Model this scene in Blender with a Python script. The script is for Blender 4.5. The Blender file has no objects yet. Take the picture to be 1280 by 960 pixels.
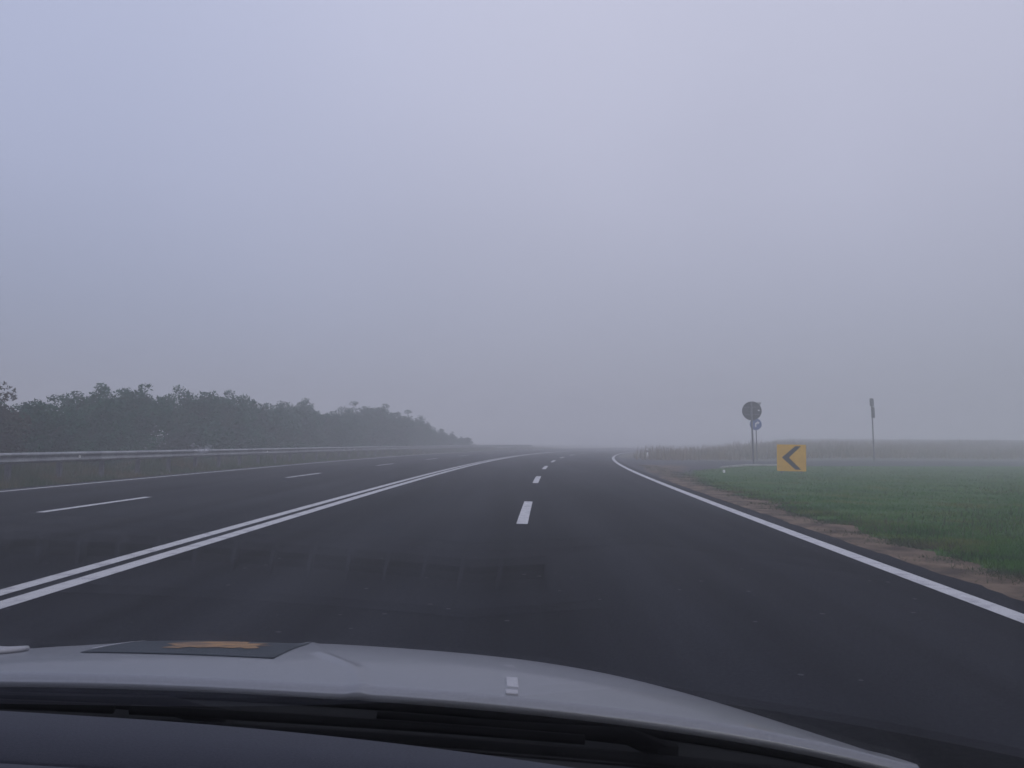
import bpy, bmesh, math, random
import numpy as np
from mathutils import Vector, Matrix

rng = np.random.default_rng(11)
random.seed(5)
sc = bpy.context.scene
COL = sc.collection
PI = math.pi
rad = math.radians
CAM_H = 1.22

# ------------------------------------------------------------------ helpers
def tag(o, label=None, cat=None, group=None, kind=None):
    if label: o['label'] = label
    if cat: o['category'] = cat
    if group: o['group'] = group
    if kind: o['kind'] = kind
    return o

def empty(name, loc=(0, 0, 0), rot=(0, 0, 0)):
    o = bpy.data.objects.new(name, None)
    o.location = loc; o.rotation_euler = rot
    o.empty_display_size = .2
    COL.objects.link(o)
    return o

def link(name, me, mat, parent=None, smooth=False):
    if smooth:
        me.polygons.foreach_set('use_smooth', [True] * len(me.polygons))
    if mat: me.materials.append(mat)
    o = bpy.data.objects.new(name, me)
    COL.objects.link(o)
    if parent: o.parent = parent
    return o

def mesh_np(name, verts, faces, mat, parent=None, smooth=False):
    """verts (n,3) array, faces (m,k) array of one polygon size"""
    verts = np.asarray(verts, np.float32); faces = np.asarray(faces, np.int32)
    me = bpy.data.meshes.new(name)
    k = faces.shape[1]
    me.vertices.add(len(verts)); me.vertices.foreach_set('co', verts.ravel())
    me.loops.add(faces.size); me.loops.foreach_set('vertex_index', faces.ravel())
    me.polygons.add(len(faces))
    me.polygons.foreach_set('loop_start', np.arange(0, faces.size, k, dtype=np.int32))
    me.update(calc_edges=True)
    return link(name, me, mat, parent, smooth)

def grid_faces(nu, nv):
    i = np.arange(nu - 1)[:, None] * nv + np.arange(nv - 1)[None, :]
    i = i.ravel()
    return np.stack([i, i + nv, i + nv + 1, i + 1], 1)

def grid_mesh(name, P, mat, parent=None, smooth=True, flip=False):
    nu, nv, _ = P.shape
    F = grid_faces(nu, nv)
    if flip: F = F[:, ::-1]
    return mesh_np(name, P.reshape(-1, 3), F, mat, parent, smooth)

def bm_obj(name, bm, mat, parent=None, smooth=False):
    bmesh.ops.recalc_face_normals(bm, faces=bm.faces)
    me = bpy.data.meshes.new(name); bm.to_mesh(me); bm.free()
    return link(name, me, mat, parent, smooth)

def bm_box(bm, c, s, rot=None, bevel=0):
    r = bmesh.ops.create_cube(bm, size=1)
    vs = r['verts']
    for v in vs: v.co = Vector((v.co.x * s[0], v.co.y * s[1], v.co.z * s[2]))
    if bevel:
        es = list({e for v in vs for e in v.link_edges})
        rb = bmesh.ops.bevel(bm, geom=es, offset=bevel, segments=2, affect='EDGES', profile=.5)
        vs = list({v for f in rb['faces'] for v in f.verts} | {v for v in vs if v.is_valid})
    M = Matrix.Translation(c)
    if rot is not None: M = M @ rot
    bmesh.ops.transform(bm, matrix=M, verts=vs)

def bm_tube(bm, pts, rads, seg=8, cap=True):
    pts = [Vector(p) for p in pts]
    rings = []
    for i, p in enumerate(pts):
        a = pts[max(i - 1, 0)]; b = pts[min(i + 1, len(pts) - 1)]
        d = (b - a).normalized()
        up = Vector((0, 0, 1)) if abs(d.z) < .95 else Vector((1, 0, 0))
        x = d.cross(up).normalized(); y = d.cross(x)
        r = rads[i] if hasattr(rads, '__len__') else rads
        rings.append([bm.verts.new(p + x * r * math.cos(2 * PI * k / seg) + y * r * math.sin(2 * PI * k / seg)) for k in range(seg)])
    for a, b in zip(rings, rings[1:]):
        for k in range(seg):
            bm.faces.new((a[k], a[(k + 1) % seg], b[(k + 1) % seg], b[k]))
    if cap:
        bm.faces.new(rings[0]); bm.faces.new(rings[-1][::-1])

def bm_prism(bm, poly, thick, M=None):
    """2D polygon in the XZ plane extruded along +Y by thick (front face at y=0)"""
    a = [bm.verts.new((x, 0, z)) for x, z in poly]
    b = [bm.verts.new((x, thick, z)) for x, z in poly]
    bm.faces.new(a); bm.faces.new(b[::-1])
    n = len(a)
    for i in range(n):
        bm.faces.new((a[i], a[(i + 1) % n], b[(i + 1) % n], b[i]))
    if M is not None: bmesh.ops.transform(bm, matrix=M, verts=a + b)

# ------------------------------------------------------------------ materials
def new_mat(name):
    m = bpy.data.materials.new(name); m.use_nodes = True
    nt = m.node_tree
    return m, nt, nt.nodes['Principled BSDF']

def noise_mat(name, c1, c2, scale=5, rough=.8, metal=0, bump=0, bscale=None, detail=4, spec=.3, lo=.35, hi=.65, dist=.02, coat=0):
    m, nt, p = new_mat(name)
    tc = nt.nodes.new('ShaderNodeTexCoord')
    n = nt.nodes.new('ShaderNodeTexNoise'); n.inputs['Scale'].default_value = scale; n.inputs['Detail'].default_value = detail
    nt.links.new(tc.outputs['Object'], n.inputs['Vector'])
    r = nt.nodes.new('ShaderNodeValToRGB')
    r.color_ramp.elements[0].position = lo; r.color_ramp.elements[0].color = (*c1, 1)
    r.color_ramp.elements[1].position = hi; r.color_ramp.elements[1].color = (*c2, 1)
    nt.links.new(n.outputs['Fac'], r.inputs['Fac'])
    nt.links.new(r.outputs['Color'], p.inputs['Base Color'])
    p.inputs['Roughness'].default_value = rough; p.inputs['Metallic'].default_value = metal
    p.inputs['Specular IOR Level'].default_value = spec
    if coat: p.inputs['Coat Weight'].default_value = coat; p.inputs['Coat Roughness'].default_value = .05
    if bump:
        nb = nt.nodes.new('ShaderNodeTexNoise'); nb.inputs['Scale'].default_value = bscale or scale * 6; nb.inputs['Detail'].default_value = 6
        nt.links.new(tc.outputs['Object'], nb.inputs['Vector'])
        b = nt.nodes.new('ShaderNodeBump'); b.inputs['Strength'].default_value = bump; b.inputs['Distance'].default_value = dist
        nt.links.new(nb.outputs['Fac'], b.inputs['Height']); nt.links.new(b.outputs['Normal'], p.inputs['Normal'])
    return m

def asphalt_mat():
    m, nt, p = new_mat('asphalt'); N = nt.nodes; L = nt.links
    tc = N.new('ShaderNodeTexCoord')
    big = N.new('ShaderNodeTexNoise'); big.inputs['Scale'].default_value = .35; big.inputs['Detail'].default_value = 5
    mp = N.new('ShaderNodeMapping'); mp.inputs['Scale'].default_value = (1.6, .25, 1)
    L.new(tc.outputs['Object'], mp.inputs['Vector']); L.new(mp.outputs['Vector'], big.inputs['Vector'])
    fine = N.new('ShaderNodeTexNoise'); fine.inputs['Scale'].default_value = 34; fine.inputs['Detail'].default_value = 5
    L.new(tc.outputs['Object'], fine.inputs['Vector'])
    mx = N.new('ShaderNodeMath'); mx.operation = 'MULTIPLY_ADD'; mx.inputs[1].default_value = .45
    L.new(fine.outputs['Fac'], mx.inputs[0])
    m2 = N.new('ShaderNodeMath'); m2.operation = 'MULTIPLY'; m2.inputs[1].default_value = .55
    L.new(big.outputs['Fac'], m2.inputs[0]); L.new(m2.outputs[0], mx.inputs[2])
    r = N.new('ShaderNodeValToRGB')
    r.color_ramp.elements[0].position = .34; r.color_ramp.elements[0].color = (.006, .007, .010, 1)
    r.color_ramp.elements[1].position = .66; r.color_ramp.elements[1].color = (.025, .026, .030, 1)
    L.new(mx.outputs[0], r.inputs['Fac'])
    lane = N.new('ShaderNodeTexNoise'); lane.inputs['Scale'].default_value = 1.0; lane.inputs['Detail'].default_value = 3
    mp2 = N.new('ShaderNodeMapping'); mp2.inputs['Scale'].default_value = (1.3, .03, 1)
    L.new(tc.outputs['Object'], mp2.inputs['Vector']); L.new(mp2.outputs['Vector'], lane.inputs['Vector'])
    lr = N.new('ShaderNodeMapRange'); lr.inputs['From Min'].default_value = .35; lr.inputs['From Max'].default_value = .65; lr.inputs['To Min'].default_value = .6; lr.inputs['To Max'].default_value = 1.5
    L.new(lane.outputs['Fac'], lr.inputs['Value'])
    sc_ = N.new('ShaderNodeVectorMath'); sc_.operation = 'SCALE'; L.new(r.outputs['Color'], sc_.inputs[0]); L.new(lr.outputs['Result'], sc_.inputs['Scale'])
    # scattered pale stone chips in the surface
    vo = N.new('ShaderNodeTexVoronoi'); vo.inputs['Scale'].default_value = 7
    L.new(tc.outputs['Object'], vo.inputs['Vector'])
    lt = N.new('ShaderNodeMath'); lt.operation = 'LESS_THAN'; lt.inputs[1].default_value = .13
    L.new(vo.outputs['Distance'], lt.inputs[0])
    sp = N.new('ShaderNodeSeparateColor'); L.new(vo.outputs['Color'], sp.inputs['Color'])
    gt = N.new('ShaderNodeMath'); gt.operation = 'GREATER_THAN'; gt.inputs[1].default_value = .90
    L.new(sp.outputs['Red'], gt.inputs[0])
    mu = N.new('ShaderNodeMath'); mu.operation = 'MULTIPLY'; L.new(lt.outputs[0], mu.inputs[0]); L.new(gt.outputs[0], mu.inputs[1])
    mix = N.new('ShaderNodeMix'); mix.data_type = 'RGBA'; L.new(mu.outputs[0], mix.inputs['Factor'])
    L.new(sc_.outputs['Vector'], mix.inputs['A']); mix.inputs['B'].default_value = (.085, .085, .09, 1)
    L.new(mix.outputs['Result'], p.inputs['Base Color'])
    p.inputs['Roughness'].default_value = .9; p.inputs['Specular IOR Level'].default_value = .06
    b = N.new('ShaderNodeBump'); b.inputs['Strength'].default_value = .5; b.inputs['Distance'].default_value = .006
    L.new(fine.outputs['Fac'], b.inputs['Height']); L.new(b.outputs['Normal'], p.inputs['Normal'])
    return m

def leaf_mat(name, c1, c2, c3, scale, trans=.25):
    m, nt, p = new_mat(name); N = nt.nodes; L = nt.links
    tc = N.new('ShaderNodeTexCoord'); n = N.new('ShaderNodeTexNoise'); n.inputs['Scale'].default_value = scale; n.inputs['Detail'].default_value = 7
    L.new(tc.outputs['Object'], n.inputs['Vector'])
    r = N.new('ShaderNodeValToRGB'); e = r.color_ramp.elements
    e[0].position = .32; e[0].color = (*c1, 1); e[1].position = .7; e[1].color = (*c3, 1)
    x = e.new(.5); x.color = (*c2, 1)
    L.new(n.outputs['Fac'], r.inputs['Fac']); L.new(r.outputs['Color'], p.inputs['Base Color'])
    p.inputs['Roughness'].default_value = .7; p.inputs['Specular IOR Level'].default_value = .15
    return m

M = {}
M['asphalt'] = asphalt_mat()
M['asphalt_old'] = noise_mat('old_asphalt', (.018, .018, .022), (.036, .036, .041), 1.2, .8, bump=.3, bscale=60)
M['paint'] = noise_mat('road_paint', (.36, .36, .38), (.56, .56, .57), 5, .7, bump=.25, bscale=90, detail=10, lo=.30, hi=.5, dist=.004)
M['paint_worn'] = noise_mat('worn_paint', (.14, .14, .14), (.45, .45, .45), 3, .8)
M['soil'] = noise_mat('soil', (.060, .042, .028), (.20, .142, .095), 2.2, .95, bump=.9, bscale=16, detail=8, dist=.05)
M['ground'] = noise_mat('ground', (.045, .05, .026), (.10, .085, .055), .5, .95, bump=.6, bscale=6, detail=8, dist=.05)
M['lawn'] = noise_mat('lawn', (.022, .08, .012), (.05, .12, .02), .5, .95, bump=.8, bscale=12, dist=.04)
M['blade'] = leaf_mat('grass_blade', (.024, .105, .012), (.054, .155, .019), (.16, .155, .04), .7)
M['dry_blade'] = leaf_mat('dry_blade', (.07, .07, .025), (.15, .115, .045), (.22, .165, .08), .5)
M['verge_blade'] = leaf_mat('verge_blade', (.03, .06, .025), (.05, .075, .03), (.12, .09, .05), .6)
M['leaf'] = leaf_mat('leaf', (.005, .052, .032), (.010, .076, .046), (.026, .110, .058), 1.1)
M['leaf_brown'] = leaf_mat('leaf_brown', (.02, .045, .03), (.045, .05, .035), (.08, .06, .042), 1.0)
M['bark'] = noise_mat('bark', (.05, .042, .035), (.11, .09, .075), 12, .95, bump=.6)
M['galv'] = noise_mat('galvanised', (.20, .21, .22), (.32, .33, .34), 3, .5, metal=.45, bump=.1)
M['galv_dark'] = noise_mat('grey_post', (.08, .08, .09), (.14, .14, .15), 5, .6, metal=.3)
M['sign_back'] = noise_mat('sign_back', (.010, .010, .012), (.018, .018, .02), 4, .6, metal=.2)
M['yellow'] = noise_mat('yellow_sheet', (.70, .37, .002), (.80, .44, .003), 3, .5, spec=.4)
M['black'] = noise_mat('black_sheet', (.004, .004, .004), (.008, .008, .008), 6, .5)
M['blue'] = noise_mat('blue_sheet', (.02, .07, .25), (.03, .09, .32), 4, .45)
M['white'] = noise_mat('white_sheet', (.70, .70, .70), (.80, .80, .80), 4, .5)
M['red'] = noise_mat('red_sheet', (.30, .02, .02), (.4, .03, .03), 4, .5)
M['silver'] = noise_mat('silver_paint', (.27, .28, .31), (.31, .32, .35), 260, .34, metal=.5, spec=.5, lo=.3, hi=.7, coat=.35)
M['plastic'] = noise_mat('black_plastic', (.008, .009, .011), (.012, .013, .015), 40, .75, bump=.15, bscale=400, dist=.002)
M['rubber'] = noise_mat('rubber', (.004, .004, .005), (.006, .006, .007), 30, .85, spec=.05)
M['dash'] = noise_mat('dash_plastic', (.036, .039, .054), (.046, .049, .066), 300, .7, bump=.35, bscale=700, dist=.002, spec=.25)
M['hollow_black'] = noise_mat('hollow_shade', (.0015, .0015, .0015), (.002, .002, .002), 30, .95, spec=.02)  # near-black: shade of the vent slot and dash gap put into the colour
M['sticker'] = noise_mat('dark_sticker', (.012, .020, .027), (.030, .040, .050), 9, .5, spec=.2)
M['orange'] = noise_mat('orange_print', (.16, .10, .06), (.50, .27, .08), 20, .5)
M['trim'] = noise_mat('light_trim', (.45, .45, .48), (.52, .52, .55), 20, .3)
M['steel'] = noise_mat('alloy', (.35, .35, .36), (.45, .45, .46), 10, .4, metal=.8)
def splash_mat():
    m = bpy.data.materials.new('dried_splash'); m.use_nodes = True
    nt = m.node_tree; nt.nodes.clear(); N = nt.nodes; L = nt.links
    out = N.new('ShaderNodeOutputMaterial'); mix = N.new('ShaderNodeMixShader')
    tr = N.new('ShaderNodeBsdfTransparent'); tl = N.new('ShaderNodeBsdfTranslucent'); tl.inputs['Color'].default_value = (.62, .62, .64, 1)
    nz = N.new('ShaderNodeTexNoise'); nz.inputs['Scale'].default_value = 220
    tc = N.new('ShaderNodeTexCoord'); L.new(tc.outputs['Object'], nz.inputs['Vector'])
    mr = N.new('ShaderNodeMapRange'); mr.inputs['From Min'].default_value = .35; mr.inputs['From Max'].default_value = .7; mr.inputs['To Min'].default_value = .0; mr.inputs['To Max'].default_value = .28
    L.new(nz.outputs['Fac'], mr.inputs['Value']); L.new(mr.outputs['Result'], mix.inputs['Fac'])
    L.new(tr.outputs[0], mix.inputs[1]); L.new(tl.outputs[0], mix.inputs[2]); L.new(mix.outputs[0], out.inputs['Surface'])
    return m
M['splat'] = splash_mat()

def glass_mat(name, tint):
    m = bpy.data.materials.new(name); m.use_nodes = True
    nt = m.node_tree; nt.nodes.clear(); N = nt.nodes; L = nt.links
    out = N.new('ShaderNodeOutputMaterial'); mix = N.new('ShaderNodeMixShader')
    tr = N.new('ShaderNodeBsdfTransparent'); tr.inputs['Color'].default_value = (*tint, 1)
    gl = N.new('ShaderNodeBsdfGlossy'); gl.inputs['Roughness'].default_value = .02
    # plain window-glass reflectance from the pane's own orientation, the same on both faces
    geo = N.new('ShaderNodeNewGeometry')
    ior = N.new('ShaderNodeMix'); ior.data_type = 'FLOAT'
    ior.inputs['A'].default_value = 1.6; ior.inputs['B'].default_value = 1 / 1.6
    L.new(geo.outputs['Backfacing'], ior.inputs['Factor'])
    fr = N.new('ShaderNodeFresnel'); L.new(ior.outputs['Result'], fr.inputs['IOR'])
    L.new(fr.outputs['Fac'], mix.inputs['Fac']); L.new(tr.outputs[0], mix.inputs[1]); L.new(gl.outputs[0], mix.inputs[2])
    L.new(mix.outputs[0], out.inputs['Surface'])
    return m
M['glass'] = glass_mat('windscreen_glass', (.965, .975, .975))

# ------------------------------------------------------------------ road geometry
F = 1050.0
PITCH = math.atan(70 / 1050.0)
FH = F * CAM_H / math.cos(PITCH)

def curve(Y):
    """sideways drift of the carriageway (m) at distance Y: nearly straight, then bending to the right"""
    Y = np.asarray(Y, float)
    def c(w): return w / F * (35.109 + 227.06 * w / FH + 9805.1 * (w / FH) ** 2)
    w = Y * math.cos(PITCH) - CAM_H * math.sin(PITCH)
    W0 = 125.0
    d = (c(W0 + .1) - c(W0)) / .1
    return np.where(w < W0, c(np.minimum(w, W0)), c(W0) + d * (w - W0))

A_LEFT, A_DASHL, A_DBL, A_DASHR, A_RIGHT = -8.9586 * CAM_H, -6.2133 * CAM_H, -3.2046 * CAM_H, -.2162 * CAM_H, 2.867 * CAM_H

def road_x(a, Y): return a + curve(Y)

def gz(x, y):
    """height of the land: flat by the road, a low bank rising beyond the side road on the right"""
    x = np.asarray(x, float); y = np.asarray(y, float)
    s = (x - 16.5) * -.482 + (y - 48.3) * .876
    base = np.interp(s, [-5, 0, 8, 16, 30, 60, 200], [0, .0, .12, .42, .95, 1.5, 2.2])
    lat = np.clip((x - road_x(A_RIGHT, y) - 3.5) / 16, 0, 1)
    lat = lat * lat * (3 - 2 * lat)
    left = np.clip((road_x(A_LEFT, y) - 3 - x) / 10, 0, 1)
    return base * lat + np.clip(s - 10, 0, 40) * np.clip(x - 38, 0, 60) * .0006 - .25 * left

YS = np.concatenate([np.arange(-30, 20, 1.0), np.arange(20, 130, 1.5), np.arange(130, 420, 10)])

def strip(name, a0, a1, ys, z, mat, nx=2, jag=None):
    ys = np.asarray(ys, float)
    P = np.zeros((len(ys), nx, 3))
    for j in range(nx):
        t = j / (nx - 1)
        P[:, j, 0] = road_x(a0 * (1 - t) + a1 * t, ys)
        P[:, j, 1] = ys; P[:, j, 2] = z
    if jag is not None: P[:, -1, 0] += jag
    return grid_mesh(name, P, mat, smooth=False, flip=True)

YF = np.concatenate([np.arange(-30, 0, 1.0), np.arange(0, 45, .2), np.arange(45, 130, 1.0), np.arange(130, 420, 10)])
frs = np.random.default_rng(2)
fray = np.convolve(frs.normal(0, .03, len(YF) + 4), np.ones(5) / 5, 'valid') + frs.normal(0, .012, len(YF))
road = strip('road', A_LEFT - .45, A_RIGHT + .42, YF, 0, M['asphalt'], 12, jag=fray); tag(road, kind='structure')

def marking(name, a, w, ys, label=None):
    o = strip(name, a - w / 2, a + w / 2, ys, .004, M['paint'])
    tag(o, kind='structure'); return o
wig = np.arange(-30, 300, 1.0)
marking('edge_line', A_LEFT, .14, YS)
marking('edge_line', A_RIGHT, .19, YS)
marking('centre_line', A_DBL - .145, .155, YS)
marking('centre_line', A_DBL + .145, .175, YS)
for k in range(0, 10):
    y0 = 12.36 + 11.85 * k
    marking('lane_dash', A_DASHR, .165, np.linspace(y0, y0 + 4.5, 5))
    y0 = 12.83 + 12.0 * k
    marking('lane_dash', A_DASHL, .14, np.linspace(y0, y0 + 3.5, 5))

# ground sheet
gx = np.unique(np.concatenate([np.linspace(-420, -60, 25), np.linspace(-60, 120, 121), np.linspace(120, 420, 21)]))
gy = np.unique(np.concatenate([np.linspace(-420, -20, 25), np.linspace(-20, 150, 115), np.linspace(150, 420, 20)]))
XX, YY = np.meshgrid(gx, gy, indexing='ij')
ZZ = gz(XX, YY) - .045
grd = grid_mesh('ground', np.stack([XX, YY, ZZ], -1), M['ground'], flip=False); tag(grd, kind='structure')

# soil strip on the right shoulder, with a ragged outer edge
ys = np.arange(-20, 46, .25)
jag = np.convolve(rng.normal(0, .5, len(ys) + 8), np.ones(9) / 9, 'valid') * .9 + rng.normal(0, .04, len(ys))
soil_w = np.interp(ys, [-20, 8, 15, 25, 33, 46], [.60, .65, .72, .9, 1.6, 3.6])
P = np.zeros((len(ys), 5, 3))
for j in range(5):
    t = j / 4
    P[:, j, 0] = road_x(A_RIGHT + .25, ys) + t * (soil_w + .2 + jag * 1.0)
    P[:, j, 1] = ys; P[:, j, 2] = -.012 + .03 * math.sin(PI * t) * .4 + rng.normal(0, .006, len(ys)) - .02 * (t == 0)
so = grid_mesh('soil_strip', P, M['soil'], flip=True); tag(so, kind='structure')

# side road leaving to the right
near = np.array([(7.2, 33), (8.4, 37.6), (10.2, 41.3), (13.4, 47.2), (16.6, 48.6), (22.6, 51.8), (36, 59), (60, 72.2), (95, 91), (180, 138)])
far = np.array([(9.5, 66), (10.3, 63.5), (11.4, 61.2), (13.5, 59.6), (17.0, 58.6), (20.8, 60.4), (32.4, 66.6), (56.3, 79.6), (91.2, 98.5), (176, 145)])
tt = np.linspace(0, len(near) - 1, 200)
nr = np.stack([np.interp(tt, range(len(near)), near[:, i]) for i in (0, 1)], 1)
fr_ = np.stack([np.interp(tt, range(len(far)), far[:, i]) for i in (0, 1)], 1)
P = np.zeros((200, 9, 3))
for j in range(9):
    t = j / 8
    P[:, j, :2] = nr * (1 - t) + fr_ * t
P[..., 2] = gz(P[..., 0], P[..., 1]) - .010
sr = grid_mesh('side_road', P, M['asphalt_old'], flip=True); tag(sr, kind='structure')
# throat between main road and the island tip
ys = np.arange(30, 68, 1.0)
P = np.zeros((len(ys), 4, 3))
outer = np.interp(ys, [30, 33, 37, 41, 60, 68], [5.6, 7.3, 8.6, 10.2, 13.4, 9.5])
for j in range(4):
    t = j / 3
    P[:, j, 0] = road_x(A_RIGHT + .2, ys) * (1 - t) + np.maximum(outer, road_x(A_RIGHT + .5, ys)) * t
    P[:, j, 1] = ys; P[:, j, 2] = -.006
o = grid_mesh('side_road', P, M['asphalt_old'], flip=True); tag(o, kind='structure')
# pale gravel shoulder along the far edge of the side road
P = np.zeros((200, 3, 3))
nrm = np.array([-.482, .876])
for j, w in enumerate((-.1, 1.6, 3.4)):
    P[:, j, :2] = fr_ + nrm * (w + (rng.normal(0, .15, 200)[:, None] if j == 2 else 0))
P[..., 2] = gz(P[..., 0], P[..., 1]) - .004
o = grid_mesh('gravel_shoulder', P, noise_mat('gravel', (.085, .085, .07), (.14, .14, .115), 1.5, .95, bump=.5, bscale=20), flip=True); tag(o, kind='structure')

# lawn island
isl_top = near[1:]
ys_i = np.concatenate([np.arange(-15, 37.5, .5)])
inner = np.stack([road_x(A_RIGHT + .42, ys_i) + np.interp(ys_i, [-20, 8, 15, 25, 33, 46], [.75, .8, .85, 1.0, 1.5, 3.6]), ys_i], 1)
def in_island(x, y):
    xin = road_x(A_RIGHT + .42, y) + np.interp(y, [-20, 8, 15, 25, 33, 37.6], [.48, .55, .65, .85, 1.25, 1.9])
    ytop = np.interp(x, isl_top[:, 0], isl_top[:, 1], left=-99)
    ytop = np.where(x < 8.4, 37.2, ytop)
    return (x > xin) & (y < ytop), x - xin, ytop - y
bx = np.concatenate([np.linspace(3.5, 12, 40), np.linspace(12.2, 90, 80)])
rows = []
for x in bx:
    yt = float(np.interp(x, isl_top[:, 0], isl_top[:, 1])) if x >= 8.4 else 37.2
    cand = np.linspace(-15, yt, 60)
    rows.append([(max(x, 0), y) for y in cand])
P = np.zeros((len(bx), 60, 3))
P[..., :2] = np.array(rows)
xin = road_x(A_RIGHT + .42, P[..., 1]) + np.interp(P[..., 1], [-20, 8, 15, 25, 33, 37.6], [.56, .63, .72, .92, 1.35, 1.9])
P[..., 0] = np.maximum(P[..., 0], xin)
P[..., 2] = gz(P[..., 0], P[..., 1]) - .022 + .03 * np.clip((P[..., 0] - xin) / 1.0, 0, 1)
o = grid_mesh('lawn_ground', P, M['lawn'], flip=False); tag(o, kind='structure')

# white-painted kerb edging at the corner of the island
kp = np.array([(10.35, 41.5), (11.6, 44.0), (13.2, 47.0), (14.0, 47.75), (15.4, 48.2)])
tk = np.linspace(0, len(kp) - 1, 40)
kl = np.stack([np.interp(tk, range(len(kp)), kp[:, i]) for i in (0, 1)], 1)
bm = bmesh.new()
ring = []
for i in range(40):
    a = kl[max(i - 1, 0)]; b = kl[min(i + 1, 39)]
    d = (b - a) / np.linalg.norm(b - a); n = np.array([-d[1], d[0]])
    z0 = float(gz(*kl[i])) - .05
    ring.append([bm.verts.new((*(kl[i] + n * s), z0 + dz)) for s, dz in ((-.06, 0), (-.06, .14), (-.045, .155), (.045, .155), (.06, .14), (.06, 0))])
for a, b in zip(ring, ring[1:]):
    for k in range(5): bm.faces.new((a[k], a[k + 1], b[k + 1], b[k]))
bm.faces.new(ring[0]); bm.faces.new(ring[-1][::-1])
o = bm_obj('kerb', bm, M['paint_worn']); tag(o, kind='structure')

# ------------------------------------------------------------------ grass
def blades(name, x, y, hgt, wid, lean, mat, zoff=-.02):
    n = len(x)
    z = gz(x, y) + zoff
    an = rng.random(n) * 2 * PI
    dx, dy = np.cos(an) * wid / 2, np.sin(an) * wid / 2
    la = rng.random(n) * 2 * PI
    lm = hgt * lean * rng.random(n)
    V = np.zeros((n, 3, 3))
    V[:, 0] = np.stack([x - dx, y - dy, z], 1); V[:, 1] = np.stack([x + dx, y + dy, z], 1)
    V[:, 2] = np.stack([x + np.cos(la) * lm, y + np.sin(la) * lm, z + hgt], 1)
    Fc = np.arange(3 * n).reshape(n, 3)
    return mesh_np(name, V.reshape(-1, 3), Fc, mat)

def sample_fan(n, ymin, ymax, xmin, xmax, power):
    u = rng.random(n)
    e = 1 - power
    y = (ymin ** e + u * (ymax ** e - ymin ** e)) ** (1 / e)
    x = xmin + rng.random(n) * (xmax - xmin)
    return x, y
# mown grass of the island
xs, ysn = [], []
y = (4.5 ** -1 + rng.random(520000) * (60 ** -1 - 4.5 ** -1)) ** -1
x = 3.5 + rng.random(520000) * (np.clip(y * .85 + 6, 8, 60) - 3.5)
ok, din, dtop = in_island(x, y)
patch = np.sin(x * 2.3 + np.sin(y * 1.7) * 1.3) * .5 + np.sin(y * 3.1 + x * .8) * .4
ok &= rng.random(len(x)) < np.clip((din + patch * .25) / .55, 0, 1)
x, y = x[ok], y[ok]
tuft = .5 + .5 * np.sin(x * 1.9 + 1.7 * np.sin(y * 1.3)) * np.sin(y * 2.1 + x * .6)
hgt = (.035 + .05 * rng.random(len(x))) * (.7 + .6 * tuft)
wid = .006 + .0009 * y
g = blades('lawn_grass', x, y, hgt, wid, 1.0, M['blade']); tag(g, 'short green grass covering the island beside the road', 'grass', kind='stuff')
# taller weeds and seed stalks in the mown grass
y = (6 ** -1 + rng.random(30000) * (55 ** -1 - 6 ** -1)) ** -1
x = 3.5 + rng.random(30000) * (np.clip(y * .85 + 6, 8, 60) - 3.5)
ok, din, dtop = in_island(x, y)
ok &= (din > .3) & (np.sin(x * .9 + np.sin(y * .6) * 2) + np.sin(y * .8 - x * .35) + rng.normal(0, .5, len(x)) > .55)
g = blades('weeds', x[ok], y[ok], .06 + .10 * rng.random(ok.sum()), .006 + .0008 * y[ok], .8, M['verge_blade']); tag(g, 'scattered weeds and dry stalks in the green grass', 'weeds', kind='stuff')
# straw tufts on the soil edge
y = (5 ** -1 + rng.random(60000) * (45 ** -1 - 5 ** -1)) ** -1
x = road_x(A_RIGHT + .45, y) + np.abs(rng.normal(1.0, .33, len(y)))
cl = np.sin(x * 3.3 + y * 2.1) + np.sin(y * 4.7 - x) + rng.normal(0, .5, len(y))
k = cl > .1
g = blades('straw', x[k], y[k], .02 + .05 * rng.random(k.sum()), .006 + .0008 * y[k], 2.0, M['verge_blade']); tag(g, 'dry straw and weeds along the bare soil edge', 'grass', kind='stuff')
# tall dry grass on the bank beyond the side road
n = 90000
x = rng.uniform(8, 110, n); y = rng.uniform(52, 130, n)
s = (x - 16.5) * -.482 + (y - 48.3) * .876
lat = x - road_x(A_RIGHT, y)
ok = (s > 11.6 + rng.normal(0, .5, n)) & (s < 45) & (lat > 1.5 + rng.random(n) * 1.5) & (rng.random(n) < np.clip(1.4 - s / 45, .1, 1))
x, y, s = x[ok], y[ok], s[ok]
cl = np.sin(x * .5 + np.sin(y * .4) * 2) + np.sin(y * .9 + x * .23) + .7 * np.sin(x * 1.7)
hgt = (.36 + .32 * rng.random(len(x))) * (1 + .42 * cl) * np.interp(s, [11.5, 14], [.35, 1])
g = blades('dry_grass', x, y, np.clip(hgt, .1, 1.3), .05 + .05 * rng.random(len(x)), .5, M['dry_blade']); tag(g, 'tall dry brown grass on the bank beyond the side road', 'grass', kind='stuff')
# left verge under and behind the guardrail
n = 90000
y = (9 ** -1 + rng.random(n) * (130 ** -1 - 9 ** -1)) ** -1
off = .5 + rng.random(n) ** 1.0 * 6.5
x = road_x(A_LEFT, y) - off
cl = np.sin(x * 1.1 + np.sin(y * .7) * 1.5) + np.sin(y * 1.3 + x)
hgt = (.06 + .16 * rng.random(n)) * (1 + .4 * cl) * np.interp(off, [.5, 1.2, 2.5], [.5, 1, 1.7])
k = (cl + rng.normal(0, .6, n) > -.9)
g = blades('verge_grass', x[k], y[k], np.clip(hgt[k], .03, .6), .012 + .0011 * y[k], .7, M['verge_blade'], zoff=-.03); tag(g, 'rough green and brown verge grass under the guardrail', 'grass', kind='stuff')

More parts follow.
